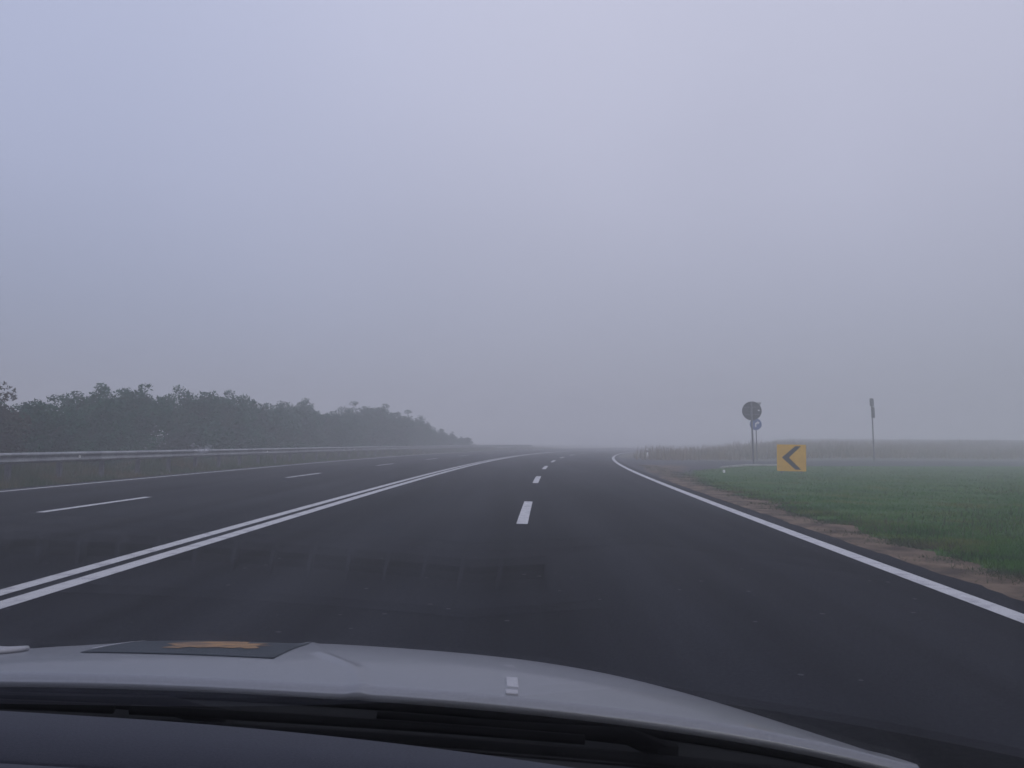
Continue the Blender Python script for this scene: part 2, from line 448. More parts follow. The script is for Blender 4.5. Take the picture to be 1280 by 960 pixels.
# ------------------------------------------------------------------ guardrail
gr = empty('guardrail', (float(road_x(A_LEFT - 1.1, 20)), 20, 0))
tag(gr, 'long galvanised W-beam guardrail running along the left verge before the trees', 'guardrail')
gl0 = np.array(gr.location)
prof = [(.0, -.155), (.02, -.15), (.065, -.115), (.075, -.09), (.065, -.065), (.01, -.02), (.0, 0), (.01, .02), (.065, .065), (.075, .09), (.065, .115), (.02, .15), (.0, .155)]
yr = np.concatenate([np.arange(4, 60, 1.0), np.arange(60, 118, 2.0)])
def rail_top(y): return np.interp(y, [0, 19, 35, 72, 150], [.75, .735, .69, .62, .60])
P = np.zeros((len(yr), len(prof), 3))
for j, (dx, dz) in enumerate(prof):
    P[:, j, 0] = road_x(A_LEFT - 1.1, yr) + dx - gl0[0]
    P[:, j, 1] = yr - gl0[1]; P[:, j, 2] = rail_top(yr) - .125 + dz * .8
beam = grid_mesh('beam', P, M['galv'], gr, smooth=True)
md = beam.modifiers.new('thickness', 'SOLIDIFY'); md.thickness = .004
post_me = None
for k in range(56):
    yy = 5.2 + 2.0 * k
    xx = float(road_x(A_LEFT - 1.1, yy)) - .09
    if post_me is None:
        bm = bmesh.new()
        bm_box(bm, (0, 0, -.03), (.012, .10, 1.25)); bm_box(bm, (-.05, .044, -.03), (.09, .012, 1.25)); bm_box(bm, (-.05, -.044, -.03), (.09, .012, 1.25))
        bm_box(bm, (.045, 0, .50), (.08, .06, .12))
        po = bm_obj('post', bm, M['galv_dark'], gr); post_me = po.data
    else:
        po = bpy.data.objects.new('post', post_me); COL.objects.link(po); po.parent = gr
    po.location = (xx - gl0[0], yy - gl0[1], float(rail_top(yy)) - .64)
for k in range(6):
    yy = 21.8 + 14 * k
    bm = bmesh.new(); bm_box(bm, (0, 0, 0), (.02, .09, .09), bevel=.008)
    rf = bm_obj('reflector', bm, M['white'], gr)
    rf.location = (float(road_x(A_LEFT - 1.1, yy)) + .03 - gl0[0], yy - gl0[1], float(rail_top(yy)) - .125)

# ------------------------------------------------------------------ trees behind the guardrail
def tree_variant(seed, brown):
    r = np.random.default_rng(seed)
    H = 3.0
    bm = bmesh.new()
    bm_tube(bm, [(0, 0, -.3), (.04, .02, .5), (-.03, .05, 1.2), (.05, 0, 2.1)], [.07, .06, .045, .02], 7)
    tips = []
    nl = 13
    for i in range(nl):
        a = i * 2.4 + r.normal(0, .3); z0 = .25 + 1.5 * (i / nl); ln = r.uniform(.8, 1.5) * (1.15 - .35 * i / nl)
        p0 = Vector((0, .02, z0)); el = r.uniform(.35, 1.15)
        d = Vector((math.cos(a) * math.cos(el), math.sin(a) * math.cos(el), math.sin(el)))
        p1 = p0 + d * ln * .5; p2 = p0 + d * ln + Vector((0, 0, r.uniform(-.1, .2)))
        bm_tube(bm, [p0, p1, p2], [.03, .02, .008], 5)
        tips += [(p1, .55), (p2, .5), (p0.lerp(p1, .6), .5)]
    # low skirt and crown fill
    for i in range(34):
        a = r.uniform(0, 2 * PI); rr = 1.3 * math.sqrt(r.random()); zz = r.uniform(.15, 2.1)
        rr *= (1.05 - .28 * abs(zz - .9))
        tips.append((Vector((rr * math.cos(a), rr * math.sin(a), zz)), r.uniform(.35, .55)))
    # sprays that stand out of the top
    for i in range(11):
        a = r.uniform(0, 2 * PI); rr = r.uniform(.1, 1.1)
        b = Vector((rr * math.cos(a), rr * math.sin(a), r.uniform(1.7, 2.2)))
        t = b + Vector((r.normal(0, .28), r.normal(0, .28), r.uniform(.35, .85)))
        bm_tube(bm, [(.03, .01, 1.5), b, b.lerp(t, .5), t], [.02, .014, .01, .004], 4)
        tips += [(b.lerp(t, .45), .3), (t, .22), (b, .35)]
    root_trunk = bm
    C = []
    for c, s in tips:
        n = int(230 * (s / .5) ** 1.6)
        g_ = r.normal(0, 1, (n, 3)); g_ *= np.minimum(1, 1.7 / np.linalg.norm(g_, axis=1))[:, None]
        q = g_ * s * np.array([.62, .62, .42]) + np.array(c)
        C.append(q)
    C = np.concatenate(C)
    C = C[C[:, 2] > .02]
    n = len(C)
    # leaflets: small bent quads with random facing
    ax = r.normal(0, 1, (n, 3)); ax /= np.linalg.norm(ax, axis=1)[:, None]
    bx_ = np.cross(ax, r.normal(0, 1, (n, 3))); bx_ /= np.linalg.norm(bx_, axis=1)[:, None]
    L = r.uniform(.04, .085, n)[:, None]; W = L * .42
    V = np.stack([C - ax * L, C + bx_ * W, C + ax * L, C - bx_ * W], 1)
    Fq = np.arange(4 * n).reshape(n, 4)
    return root_trunk, V.reshape(-1, 3), Fq

protos = []
for v in range(5):
    bm, V, Fq = tree_variant(40 + v, v == 4)
    bmesh.ops.recalc_face_normals(bm, faces=bm.faces)
    tm = bpy.data.meshes.new('trunk'); bm.to_mesh(tm); bm.free(); tm.materials.append(M['bark'])
    cm = bpy.data.meshes.new('crown')
    cm.vertices.add(len(V)); cm.vertices.foreach_set('co', V.astype(np.float32).ravel())
    cm.loops.add(Fq.size); cm.loops.foreach_set('vertex_index', Fq.astype(np.int32).ravel())
    cm.polygons.add(len(Fq)); cm.polygons.foreach_set('loop_start', np.arange(0, Fq.size, 4, dtype=np.int32))
    cm.update(calc_edges=True)
    cm.materials.append(M['leaf_brown'] if v == 4 else M['leaf'])
    protos.append((tm, cm))

TREES = [(-15.41, 21.0, 2.35), (-18.4, 22.72, 2.31), (-15.72, 24.29, 2.57), (-17.52, 26.04, 2.63), (-15.48, 27.72, 2.37), (-18.59, 29.55, 2.85), (-15.58, 31.36, 2.72), (-18.42, 32.89, 2.46), (-15.62, 34.61, 2.95), (-17.88, 36.43, 2.91), (-14.74, 38.42, 2.77), (-17.84, 40.41, 3.0), (-14.35, 42.44, 2.94), (-16.45, 44.55, 3.16), (-14.46, 46.67, 3.09), (-16.9, 48.71, 3.17), (-14.31, 50.64, 3.33), (-15.6, 52.79, 3.21), (-13.92, 54.89, 3.8), (-15.53, 57.17, 3.74), (-12.61, 59.31, 3.16), (-15.26, 61.78, 4.25), (-12.86, 64.02, 3.16), (-14.74, 66.68, 3.45), (-12.08, 69.4, 3.72), (-13.66, 71.71, 3.31), (-10.71, 74.14, 3.46), (-12.82, 76.59, 3.81), (-10.77, 79.45, 3.25), (-12.29, 82.04, 3.71), (-9.53, 84.61, 2.6), (-11.48, 87.5, 3.17), (-8.27, 90.41, 2.3), (-9.48, 93.36, 2.4), (-7.26, 96.4, 2.1)]
for k in range(3):
    y = 98.5 + 2.2 * k + rng.uniform(-.8, .8)
    TREES.append((float(road_x(A_LEFT, y)) - (5.6 if k % 2 else 8.2), y, (2.4 - .14 * k) * rng.uniform(.8, 1.15)))

GRP = 'trees in the row behind the guardrail'
SPECIAL = {
    2: 'brownish sparse-topped tree at the clearest, left end of the row behind the guardrail',
}
for i, (x, y, h) in enumerate(TREES):
    v = 4 if i in (2,) else int(rng.integers(0, 4))
    if i % 2 == 0 and y < 96: h *= 1 + .08 * math.sin(i * 2.7)
    if i % 6 == 5 and 40 < y < 84: continue
    if y > 84: h = (2.9 - (y - 84) * .095) * rng.uniform(.88, 1.12)
    t = empty('tree', (x, y, float(gz(x, y)) - .02), (0, 0, rng.uniform(0, 6.28)))
    if 50 < y <= 84: h *= .93
    s = h / 2.72 * (.86 if i % 2 else 1.04)
    w = s * rng.uniform(.92, 1.15) if h > 2.6 else max(s * 1.2, .85)
    t.scale = (w, w, s)
    tm, cm = protos[v]
    for nm, me in (('trunk', tm), ('crown', cm)):
        c = bpy.data.objects.new(nm, me); COL.objects.link(c); c.parent = t
    if i in SPECIAL: lab = SPECIAL[i]
    elif y < 40: lab = 'dark green bushy tree in the clearer left stretch of the row behind the guardrail'
    elif y < 70: lab = 'hazy grey-green tree in the middle, tallest stretch of the row behind the guardrail'
    else: lab = 'faint tree fading into fog at the far end of the row behind the guardrail'
    tag(t, lab, 'tree', GRP)

# ------------------------------------------------------------------ signs on the right
def disc_poly(r, n=40): return [(r * math.cos(2 * PI * k / n), r * math.sin(2 * PI * k / n)) for k in range(n)]
def rrect(w, h, r, n=5):
    out = []
    for cx, cz, a0 in ((w / 2 - r, h / 2 - r, 0), (-w / 2 + r, h / 2 - r, PI / 2), (-w / 2 + r, -h / 2 + r, PI), (w / 2 - r, -h / 2 + r, 1.5 * PI)):
        out += [(cx + r * math.cos(a0 + PI / 2 * k / n), cz + r * math.sin(a0 + PI / 2 * k / n)) for k in range(n + 1)]
    return out

# chevron board
cx, cy = 11.83, 35.5
ch = empty('chevron_sign', (cx, cy, 0), (0, rad(-.4), rad(-16)))
tag(ch, 'square yellow board with a black chevron pointing left, standing low on the grass', 'road sign')
bm = bmesh.new(); bm_prism(bm, rrect(1.17, 1.12, .05), .03, Matrix.Translation((0, 0, .675))); bm_obj('board', bm, M['yellow'], ch)
k = 1.17 / 323; ox, oz = 773.5, 718.5
cv = [(668, 715), (815, 577), (880, 577), (745, 716), (880, 860), (815, 860)]
bm = bmesh.new(); bm_prism(bm, [((x - ox) * k, -(z - oz) * k * .96) for x, z in cv], .006, Matrix.Translation((0, -.005, .675))); bm_obj('chevron', bm, M['black'], ch)
for zz in (.35, 1.0):
    bm = bmesh.new(); bm_box(bm, (0, .045, zz), (1.1, .028, .05)); bm_obj('rail', bm, M['galv_dark'], ch)
for sx in (-.4, .4):
    bm = bmesh.new(); bm_tube(bm, [(sx, .09, -.3), (sx, .09, 1.15)], .03, 10); bm_obj('leg', bm, M['galv_dark'], ch)

# round sign seen from behind
rs = empty('round_sign', (14.44, 50.1, float(gz(14.44, 50.1))), (0, rad(-2.2), rad(-17)))
tag(rs, 'dark round road sign seen from behind on a tall grey post', 'road sign')
bm = bmesh.new(); bm_tube(bm, [(0, 0, -.4), (0, 0, 3.75)], .055, 12); bm_obj('post', bm, M['galv_dark'], rs)
bm = bmesh.new(); bm_prism(bm, disc_poly(.555), .02, Matrix.Translation((0.02, .08, 3.2))); bm_obj('panel', bm, M['sign_back'], rs)
bm = bmesh.new(); bm_tube(bm, [(.02 + .555 * math.cos(a), .085, 3.2 + .555 * math.sin(a)) for a in np.linspace(0, 2 * PI, 41)], .014, 6, cap=False); bm_obj('rim', bm, M['sign_back'], rs)
for zz in (2.98, 3.42):
    bm = bmesh.new(); bm_box(bm, (.02, .065, zz), (.85, .03, .04)); bm_box(bm, (0, 0, zz), (.14, .12, .045)); bm_obj('bracket', bm, M['galv_dark'], rs)
bm = bmesh.new(); bm_prism(bm, disc_poly(.05, 14), .012, Matrix.Translation((.42, .062, 3.22))); bm_obj('reflector', bm, M['white'], rs)

# blue sign with yield triangle above, a little farther off
bs = empty('direction_sign', (16.95, 58, float(gz(16.95, 58))), (0, rad(-1.5), rad(-16)))
tag(bs, 'round blue sign with white mark and triangle above, half hidden behind the dark disc', 'road sign')
bm = bmesh.new(); bm_tube(bm, [(0, 0, -.4), (0, 0, 4.1)], .036, 10); bm_obj('post', bm, M['galv_dark'], bs)
bp = None
bm = bmesh.new(); bm_prism(bm, disc_poly(.40), .02, Matrix.Translation((-.02, -.07, 2.55))); bp = bm_obj('blue_panel', bm, M['blue'], bs)
bm = bmesh.new()
bm_prism(bm, [(-.04, -.22), (.04, -.22), (.04, -.02), (.13, .03), (.13, -.06), (.26, .08), (.1, .2), (.12, .12), (-.04, .05)], .006, Matrix.Translation((-.02, -.076, 2.58))); bm_obj('arrow', bm, M['white'], bp)
def tri(s): return [(-.40 * s, .23 * s), (.40 * s, .23 * s), (0, -.46 * s)]
bm = bmesh.new(); bm_prism(bm, tri(1.0), .02, Matrix.Translation((0, -.07, 3.82))); yp = bm_obj('yield_panel', bm, M['galv_dark'], bs)
bm = bmesh.new(); bm_prism(bm, tri(.68), .006, Matrix.Translation((0, -.076, 3.82))); bm_obj('white_centre', bm, M['white'], yp)

# tall post with panels seen edge-on
ps = empty('signpost', (26.75, 62, float(gz(26.75, 62))), (0, rad(-1.9), rad(-23)))
tag(ps, 'tall thin signpost standing alone on the dry bank, its panels seen nearly edge-on', 'signpost')
zb = float(gz(26.75, 62))
bm = bmesh.new(); bm_tube(bm, [(0, 0, -.4), (0, 0, 4.78 - zb)], .05, 10); bm_obj('post', bm, M['galv_dark'], ps)
Rz82 = Matrix.Rotation(rad(80), 4, 'Z')
bm = bmesh.new(); bm_prism(bm, rrect(.78, .58, .06), .04, Matrix.Translation((.03, 0, 4.46 - zb)) @ Matrix.Rotation(rad(71), 4, 'Z')); bm_obj('upper_panel', bm, M['sign_back'], ps)
bm = bmesh.new(); bm_prism(bm, rrect(.72, .80, .08), .04, Matrix.Translation((.08, 0, 3.72 - zb)) @ Matrix.Rotation(rad(72), 4, 'Z')); bm_obj('lower_panel', bm, M['sign_back'], ps)
for zz in (4.06, 3.7):
    bm = bmesh.new(); bm_box(bm, (.03, 0, zz - zb), (.16, .05, .05)); bm_obj('bracket', bm, M['galv_dark'], ps)

# small white stub at the island corner
bm = bmesh.new(); bm_tube(bm, [(0, 0, -.05), (0, 0, .10), (0, 0, .13)], [.055, .05, .03], 10)
ws = bm_obj('marker_stub', bm, M['white']); ws.location = (8.93, 35.3, 0.0)
tag(ws, 'small white marker stub in the grass by the pale kerb line', 'marker')
# faint delineator at the far bend
dl = empty('delineator_post', (10.45, 64.4, float(gz(10.45, 64.4))))
tag(dl, 'faint white delineator post at the far bend of the road', 'delineator')
bm = bmesh.new(); bm_prism(bm, [(-.06, -.1), (.06, -.1), (.06, .68), (-.06, .76)], .08); bm_obj('post', bm, M['white'], dl)
bm = bmesh.new(); bm_prism(bm, [(-.063, .48), (.063, .48), (.063, .60), (-.063, .62)], .086, Matrix.Translation((0, -.003, 0))); bm_obj('black_band', bm, M['black'], dl)

# ------------------------------------------------------------------ the car we look out of
CAR = empty('car', (-.2777, 0, 0), (0, .0523, .028))
tag(CAR, 'silver car seen from inside, its bonnet with a dark sticker ahead of the dashboard', 'car')

def y_rear(x): return 1.1713 - .0275 * x ** 2 - .0502 * x ** 4
def z_rear(x): return .8822 - .0466 * x ** 2 - .0369 * x ** 4
CREASE = np.array([(1.19, .062), (1.31, .032), (1.44, -.04), (1.75, -.12), (2.3, -.14)])
def z_bon(x, s):
    y = y_rear(x) + s
    z = z_rear(x) - .0608 * s - .1627 * s ** 2 - .2398 * s * np.abs(x) ** 4
    # soft pressed crease lines
    cxl = np.interp(y, CREASE[:, 0], CREASE[:, 1])
    for d in (x - cxl, x + cxl + .62):
        z = z + .0032 * np.exp(-(d / .011) ** 2) + .0030 * (1 / (1 + np.exp(-d / .02)) - .5)
    # rolled rear lip
    z = z - .010 * np.exp(-(s / .006) ** 2)
    return z
xs_ = np.concatenate([np.linspace(-.82, -.5, 40), np.linspace(-.495, .45, 200), np.linspace(.46, .82, 50)])
ss = np.concatenate([[0, .002, .004, .007, .010, .014], np.linspace(.02, .7, 110), np.linspace(.72, 1.08, 18)])
XB, SB = np.meshgrid(xs_, ss, indexing='ij')
ZB = z_bon(XB, SB)
YB = y_rear(XB) + SB - .12 * np.clip(SB, 0, 1) * (XB / .8) ** 4
P = np.stack([XB, YB, ZB], -1)
lip = P[:, :1].copy(); lip[..., 2] -= .022; lip[..., 1] += .012
P = np.concatenate([lip, P], 1)
bon = grid_mesh('bonnet', P, M['silver'], CAR, smooth=True, flip=False)
# sticker on the bonnet: dark field, orange spread-winged bird
def on_bonnet(poly, off): return [(x, y, float(z_bon(np.array(x), np.array(y - y_rear(x)))) + off) for x, y in poly]

def sheet(name, x0, x1, fy0, fy1, off, mat, parent, nx=40, ny=30, edge=.0015):
    P = np.zeros((nx, ny, 3))
    for i, x in enumerate(np.linspace(x0, x1, nx)):
        yy = np.linspace(fy0(x), fy1(x), ny)
        P[i, :, 0] = x; P[i, :, 1] = yy
        P[i, :, 2] = z_bon(np.full(ny, x), yy - y_rear(x)) + off
    o = grid_mesh(name, P, mat, parent, smooth=True)
    m_ = o.modifiers.new('thickness', 'SOLIDIFY'); m_.thickness = edge; m_.offset = -1
    return o
st = sheet('sticker', -.40, -.098, lambda x: 1.352 + .05 * max(0, -.33 - x), lambda x: 1.66 + .1 * (x + .1), .0012, M['sticker'], bon, edge=.0008)
def bird(name, outline, off, mat, parent):
    bm = bmesh.new()
    vs = [bm.verts.new(p) for p in on_bonnet(outline, off)]
    bm.faces.new(vs)
    bmesh.ops.triangulate(bm, faces=bm.faces)
    bmesh.ops.subdivide_edges(bm, edges=bm.edges, cuts=3, use_grid_fill=True)
    for v in bm.verts: v.co.z = float(z_bon(np.array(v.co.x), np.array(v.co.y - y_rear(v.co.x)))) + off
    return bm_obj(name, bm, mat, parent)
bird('emblem', [(-.300, 1.425), (-.272, 1.420), (-.262, 1.448), (-.246, 1.440), (-.236, 1.468), (-.218, 1.455), (-.205, 1.470), (-.192, 1.452), (-.182, 1.468), (-.168, 1.45), (-.150, 1.47),
                (-.165, 1.50), (-.142, 1.53), (-.172, 1.535), (-.160, 1.575), (-.195, 1.56), (-.205, 1.615), (-.222, 1.57), (-.250, 1.60), (-.258, 1.55), (-.300, 1.56), (-.288, 1.51), (-.318, 1.50), (-.29, 1.465)], .0020, M['orange'], st)
bird('trim_line', [(-.405, 1.40), (-.398, 1.40), (-.398, 1.62), (-.405, 1.62)], .0020, M['trim'], st)
# pale looped stroke at the left edge
bm = bmesh.new()
loop = []
for a in np.linspace(0, 2 * PI, 29):
    loop.append((-.565 + .052 * math.cos(a), 1.405 + .045 * math.sin(a)))
bm_tube(bm, on_bonnet(loop, .003), .0042, 6, cap=False)
bm_tube(bm, on_bonnet([(-.57, 1.40), (-.545, 1.415), (-.525, 1.40)], .003), .004, 6)
bm_obj('pale_loop', bm, M['trim'], bon, True)
# two small pale raised blocks on the bonnet
for (nx_, ny_, w_, d_) in ((.276, 1.268, .018, .05), (.273, 1.200, .018, .018)):
    bm = bmesh.new()
    z0 = float(z_bon(np.array(nx_), np.array(ny_ - y_rear(nx_))))
    bm_box(bm, (nx_, ny_, z0 + .001), (w_, d_, .005), bevel=.0015)
    bm_obj('pale_block', bm, M['trim'], bon)

# cowl
xc = np.linspace(-.80, .80, 120)
prof_c = [(.010, -.016), (-.004, -.022), (-.022, -.028), (-.034, -.048), (-.052, -.054), (-.075, -.058), (-.12, -.064), (-.16, -.070)]
P = np.zeros((len(xc), len(prof_c), 3))
for j, (dy, dz) in enumerate(prof_c):
    P[:, j, 0] = xc; P[:, j, 1] = y_rear(xc) + dy; P[:, j, 2] = z_rear(xc) + dz
cw = grid_mesh('cowl', P, M['plastic'], CAR, smooth=True, flip=True)
bm = bmesh.new()
bm_tube(bm, [(x, y_rear(x) - .006, z_rear(x) - .021) for x in np.linspace(-.79, .79, 60)], .006, 6); bm_obj('seal', bm, M['rubber'], cw, True)

# windscreen
GY0, GZ0, GM = 1.10, .836, .68
def glass_pt(x, y): return y - .10 * x ** 2, GZ0 + (GY0 - y) * GM
nx_, ny_ = 60, 40
def glass_grid(x_scale=1.0, off=0):
    P = np.zeros((nx_, ny_, 3))
    for j, t in enumerate(np.linspace(0, 1, ny_)):
        y = GY0 + (.24 - GY0) * t
        hw = .93 + (.77 - .93) * t
        x = np.linspace(-hw, hw, nx_)
        P[:, j, 0] = x; P[:, j, 1] = y - .06 * x ** 2 ; P[:, j, 2] = GZ0 + (GY0 - y) * GM - .012 * x ** 2
    return P
Pg = glass_grid()
ws_ = grid_mesh('windscreen', Pg, M['glass'], CAR, smooth=True, flip=False)
m_ = ws_.modifiers.new('thickness', 'SOLIDIFY'); m_.thickness = .005; m_.offset = 1
# dried splash stuck to the outside of the glass
def on_glass(x, y, off):
    n = Vector((0, GM, 1)).normalized()
    return Vector((x, y - .06 * x * x, GZ0 + (GY0 - y) * GM - .012 * x * x)) + n * off

# frit band / seal at glass base
bm = bmesh.new()
bm_tube(bm, [on_glass(x, GY0 - .004, .004) for x in np.linspace(-.79, .79, 50)], .009, 6); bm_obj('glass_seal', bm, M['rubber'], ws_, True)

# wipers on the outside of the glass
def wiper(px, x1, py=1.115):
    w = None
    bm = bmesh.new()
    p0 = on_glass(px, py, .012); p1 = on_glass(px - .05, 1.085, .028); p2 = on_glass(x1, 1.062, .022)
    bm_tube(bm, [p0, p0 + Vector((0, 0, .02))], .020, 10)
    bm_tube(bm, [p0 + Vector((0, 0, .012)), p1, p1.lerp(p2, .4), p2], [.013, .011, .007, .005], 8)
    w = bm_obj('wiper', bm, M['rubber'], CAR, True)
    bm = bmesh.new()
    bl = [on_glass(x, 1.058, .010) for x in np.linspace(x1 + .26, x1 - .30, 20)]
    bm_tube(bm, bl, .006, 6); bm_obj('blade', bm, M['rubber'], w, True)
wiper(.47, .10)
wiper(-.12, -.48)

# dashboard with defroster slot
def dash_edge(x): return 1.018 - .22 * np.clip(x + .22, 0, .60) ** 2 - .22 * np.clip(-.30 - x, 0, 9) ** 2
ZD = .88
xd = np.linspace(-.78, .74, 120)

def dash_z(y): return ZD - .015 * np.clip((.75 - y) / .5, 0, 1) ** 2
rows_y = [('e', .004, -.05), ('e', .001, -.012), ('e', -.003, -.003), ('e', -.010, 0), ('e', -.05, 0)]
xd = np.concatenate([np.linspace(-.92, .284, 120), np.linspace(.286, .34, 12), np.linspace(.343, .92, 50)])
mask_v = np.where(np.abs(xd + .30) < .585, 1.0, 0.0) ; mask_g = np.where(xd < .345, 1.0, 0.0)
prof_d = []
for yy, dz, mk in ((.869, 0, None), (.868, -.012, 'g'), (.863, -.012, 'g'), (.862, 0, None), (.845, 0.002, None), (.832, 0, None), (.831, -.035, 'v'), (.799, -.035, 'v'), (.798, 0, None),
                   (.782, .002, None), (.781, -.006, 'g'), (.778, -.006, 'g'), (.777, .001, None), (.70, 0, None), (.60, 0, None), (.50, 0, None), (.40, -.01, None), (.30, -.03, None), (.26, -.06, None), (.24, -.14, None)):
    prof_d.append((yy, dz, mk))
n1 = len(rows_y)
P = np.zeros((len(xd), n1 + len(prof_d), 3))
for j, (_, dy, dz) in enumerate(rows_y):
    y = dash_edge(xd) + dy
    P[:, j, 0] = xd; P[:, j, 1] = y; P[:, j, 2] = ZD + dz
bend = -np.where(xd > .20, .22 * np.minimum(xd + .22, .60) ** 2 - .22 * .42 ** 2, 0)
for j, (yy, dz, mk) in enumerate(prof_d):
    mk_ = {'g': mask_g, 'v': mask_v, None: 1.0}[mk]
    P[:, n1 + j, 0] = xd; P[:, n1 + j, 1] = yy + bend * max(0, (yy - .24) / .63); P[:, n1 + j, 2] = dash_z(np.full(len(xd), yy)) + dz * mk_
dash = grid_mesh('dashboard', P, M['dash'], CAR, smooth=False, flip=True)
P = np.zeros((len(xd), 3, 3))
for j, (t, dz) in enumerate(((0, -.020), (.5, -.040), (1, -.062))):
    P[:, j, 0] = xd; P[:, j, 1] = (dash_edge(xd) - .004) * (1 - t) + (1.085 - .06 * xd ** 2) * t; P[:, j, 2] = ZD + dz - .012 * xd ** 2 * t
grid_mesh('gap_shade_sheet', P, M['hollow_black'], dash, smooth=True)  # added black sheet across the gap, its darkness put into the colour
# slot floor, its depth shade painted near-black, with thin cross ribs
bm = bmesh.new(); bm_box(bm, (-.30, .815, ZD - .028), (1.165, .030, .008)); vent = bm_obj('defroster_vent', bm, M['hollow_black'], dash)
for k in range(27):
    x = -.86 + .042 * k
    if x < -.775: continue
    bm = bmesh.new(); bm_box(bm, (x, .815, ZD - .013), (.0035, .031, .022), Matrix.Rotation(rad(8), 4, 'Z')); bm_obj('vent_rib', bm, M['dash'], vent)

# windscreen surround, roof, doors, front end
for sx in (-1, 1):
    bm = bmesh.new()
    bm_tube(bm, [on_glass(sx * (.95 - .17 * t), GY0 - .01 + (.22 - GY0) * t, .0) for t in np.linspace(0, 1, 12)], .030, 10)
    bm_obj('pillar', bm, M['plastic'], CAR, True)
bm = bmesh.new()
bm_tube(bm, [on_glass(x, .215, .012) for x in np.linspace(-.77, .77, 20)], .026, 8); bm_obj('header_rail', bm, M['plastic'], CAR, True)
nx2, ny2 = 24, 16
P = np.zeros((nx2, ny2, 3))
for i, x in enumerate(np.linspace(-.68, .68, nx2)):
    for j, y in enumerate(np.linspace(.22, -1.35, ny2)):
        P[i, j] = (x, y - .06 * x * x, GZ0 + (GY0 - .22) * GM - .012 * x * x + .06 * math.sin(PI * j / (ny2 - 1) * .6) - .05 * max(0, abs(x) - .5) ** 2 * 8)
rf = grid_mesh('roof', P, M['silver'], CAR, smooth=True)
m_ = rf.modifiers.new('thickness', 'SOLIDIFY'); m_.thickness = .04; m_.offset = 0
Pl = P.copy(); Pl[..., 2] -= .026
grid_mesh('headliner', Pl, M['plastic'], rf, smooth=True)
for sx in (-1, 1):
    # wing: from the bonnet's edge down, with a round wheel arch
    ny3, nz3 = 60, 14
    P = np.zeros((ny3, nz3, 3))
    ycen = 1.72; zgr = sx * .82 * .0523
    ss2 = np.linspace(0, 1.08, ny3)
    for i, s_ in enumerate(ss2):
        y = float(y_rear(.82) + s_ - .12 * min(s_, 1) * (.82 / .8) ** 4)
        zt = float(z_bon(np.array(.82), np.array(s_)))
        arch = math.sqrt(max(0, .36 ** 2 - (y - ycen) ** 2)) + .30 + zgr
        zl = max(.22 + zgr, arch if abs(y - ycen) < .36 else 0)
        zl = min(zl, zt - .03)
        for j in range(nz3):
            t = j / (nz3 - 1)
            P[i, j] = (sx * (.82 + .045 * math.sin(PI * min(1, t * 1.1) * .62)), y, zt + (zl - zt) * t)
    fd = grid_mesh('wing', P, M['silver'], CAR, smooth=True)
    m_ = fd.modifiers.new('thickness', 'SOLIDIFY'); m_.thickness = .012; m_.offset = 0
    # wheel
    wc = Vector((sx * .74, ycen, .31 + zgr))
    prof_t = [(.20, .085), (.27, .10), (.30, .085), (.31, .05), (.31, -.05), (.30, -.085), (.27, -.10), (.20, -.085)]
    N_ = 48
    P = np.zeros((N_ + 1, len(prof_t), 3))
    for i in range(N_ + 1):
        a = 2 * PI * i / N_
        for j, (r_, o_) in enumerate(prof_t): P[i, j] = (wc.x + o_, wc.y + r_ * math.cos(a), wc.z + r_ * math.sin(a))
    wh = grid_mesh('wheel', P, M['rubber'], CAR, smooth=True)
    bm = bmesh.new()
    for k in range(7):
        bm_box(bm, (wc.x + sx * .05, wc.y, wc.z), (.03, .38, .045), Matrix.Rotation(2 * PI * k / 7, 4, 'X'))
    bm_tube(bm, [(wc.x + sx * .06, wc.y + .195 * math.cos(a), wc.z + .195 * math.sin(a)) for a in np.linspace(0, 2 * PI, 33)], .016, 6, cap=False)
    bm_obj('rim', bm, M['steel'], wh)
    # door
    ny3, nz3 = 20, 10
    P = np.zeros((ny3, nz3, 3))
    for i, y in enumerate(np.linspace(.90, -.05, ny3)):
        for j, t in enumerate(np.linspace(0, 1, nz3)):
            zt = .925 - .02 * (1.08 - y)
            P[i, j] = (sx * (.935 + .035 * math.sin(PI * min(1, t * 1.1) * .62)), y, zt + (.24 + zgr - zt) * t)
    dr = grid_mesh('door', P, M['silver'], CAR, smooth=True)
    m_ = dr.modifiers.new('thickness', 'SOLIDIFY'); m_.thickness = .05; m_.offset = 0
    Pl = P.copy(); Pl[..., 0] -= sx * .032
    ln_ = grid_mesh('lining', Pl, M['plastic'], dr, smooth=True)
    bm = bmesh.new(); bm_box(bm, (sx * .998, .10, .78), (.03, .16, .022), bevel=.006); bm_obj('handle', bm, M['silver'], dr)
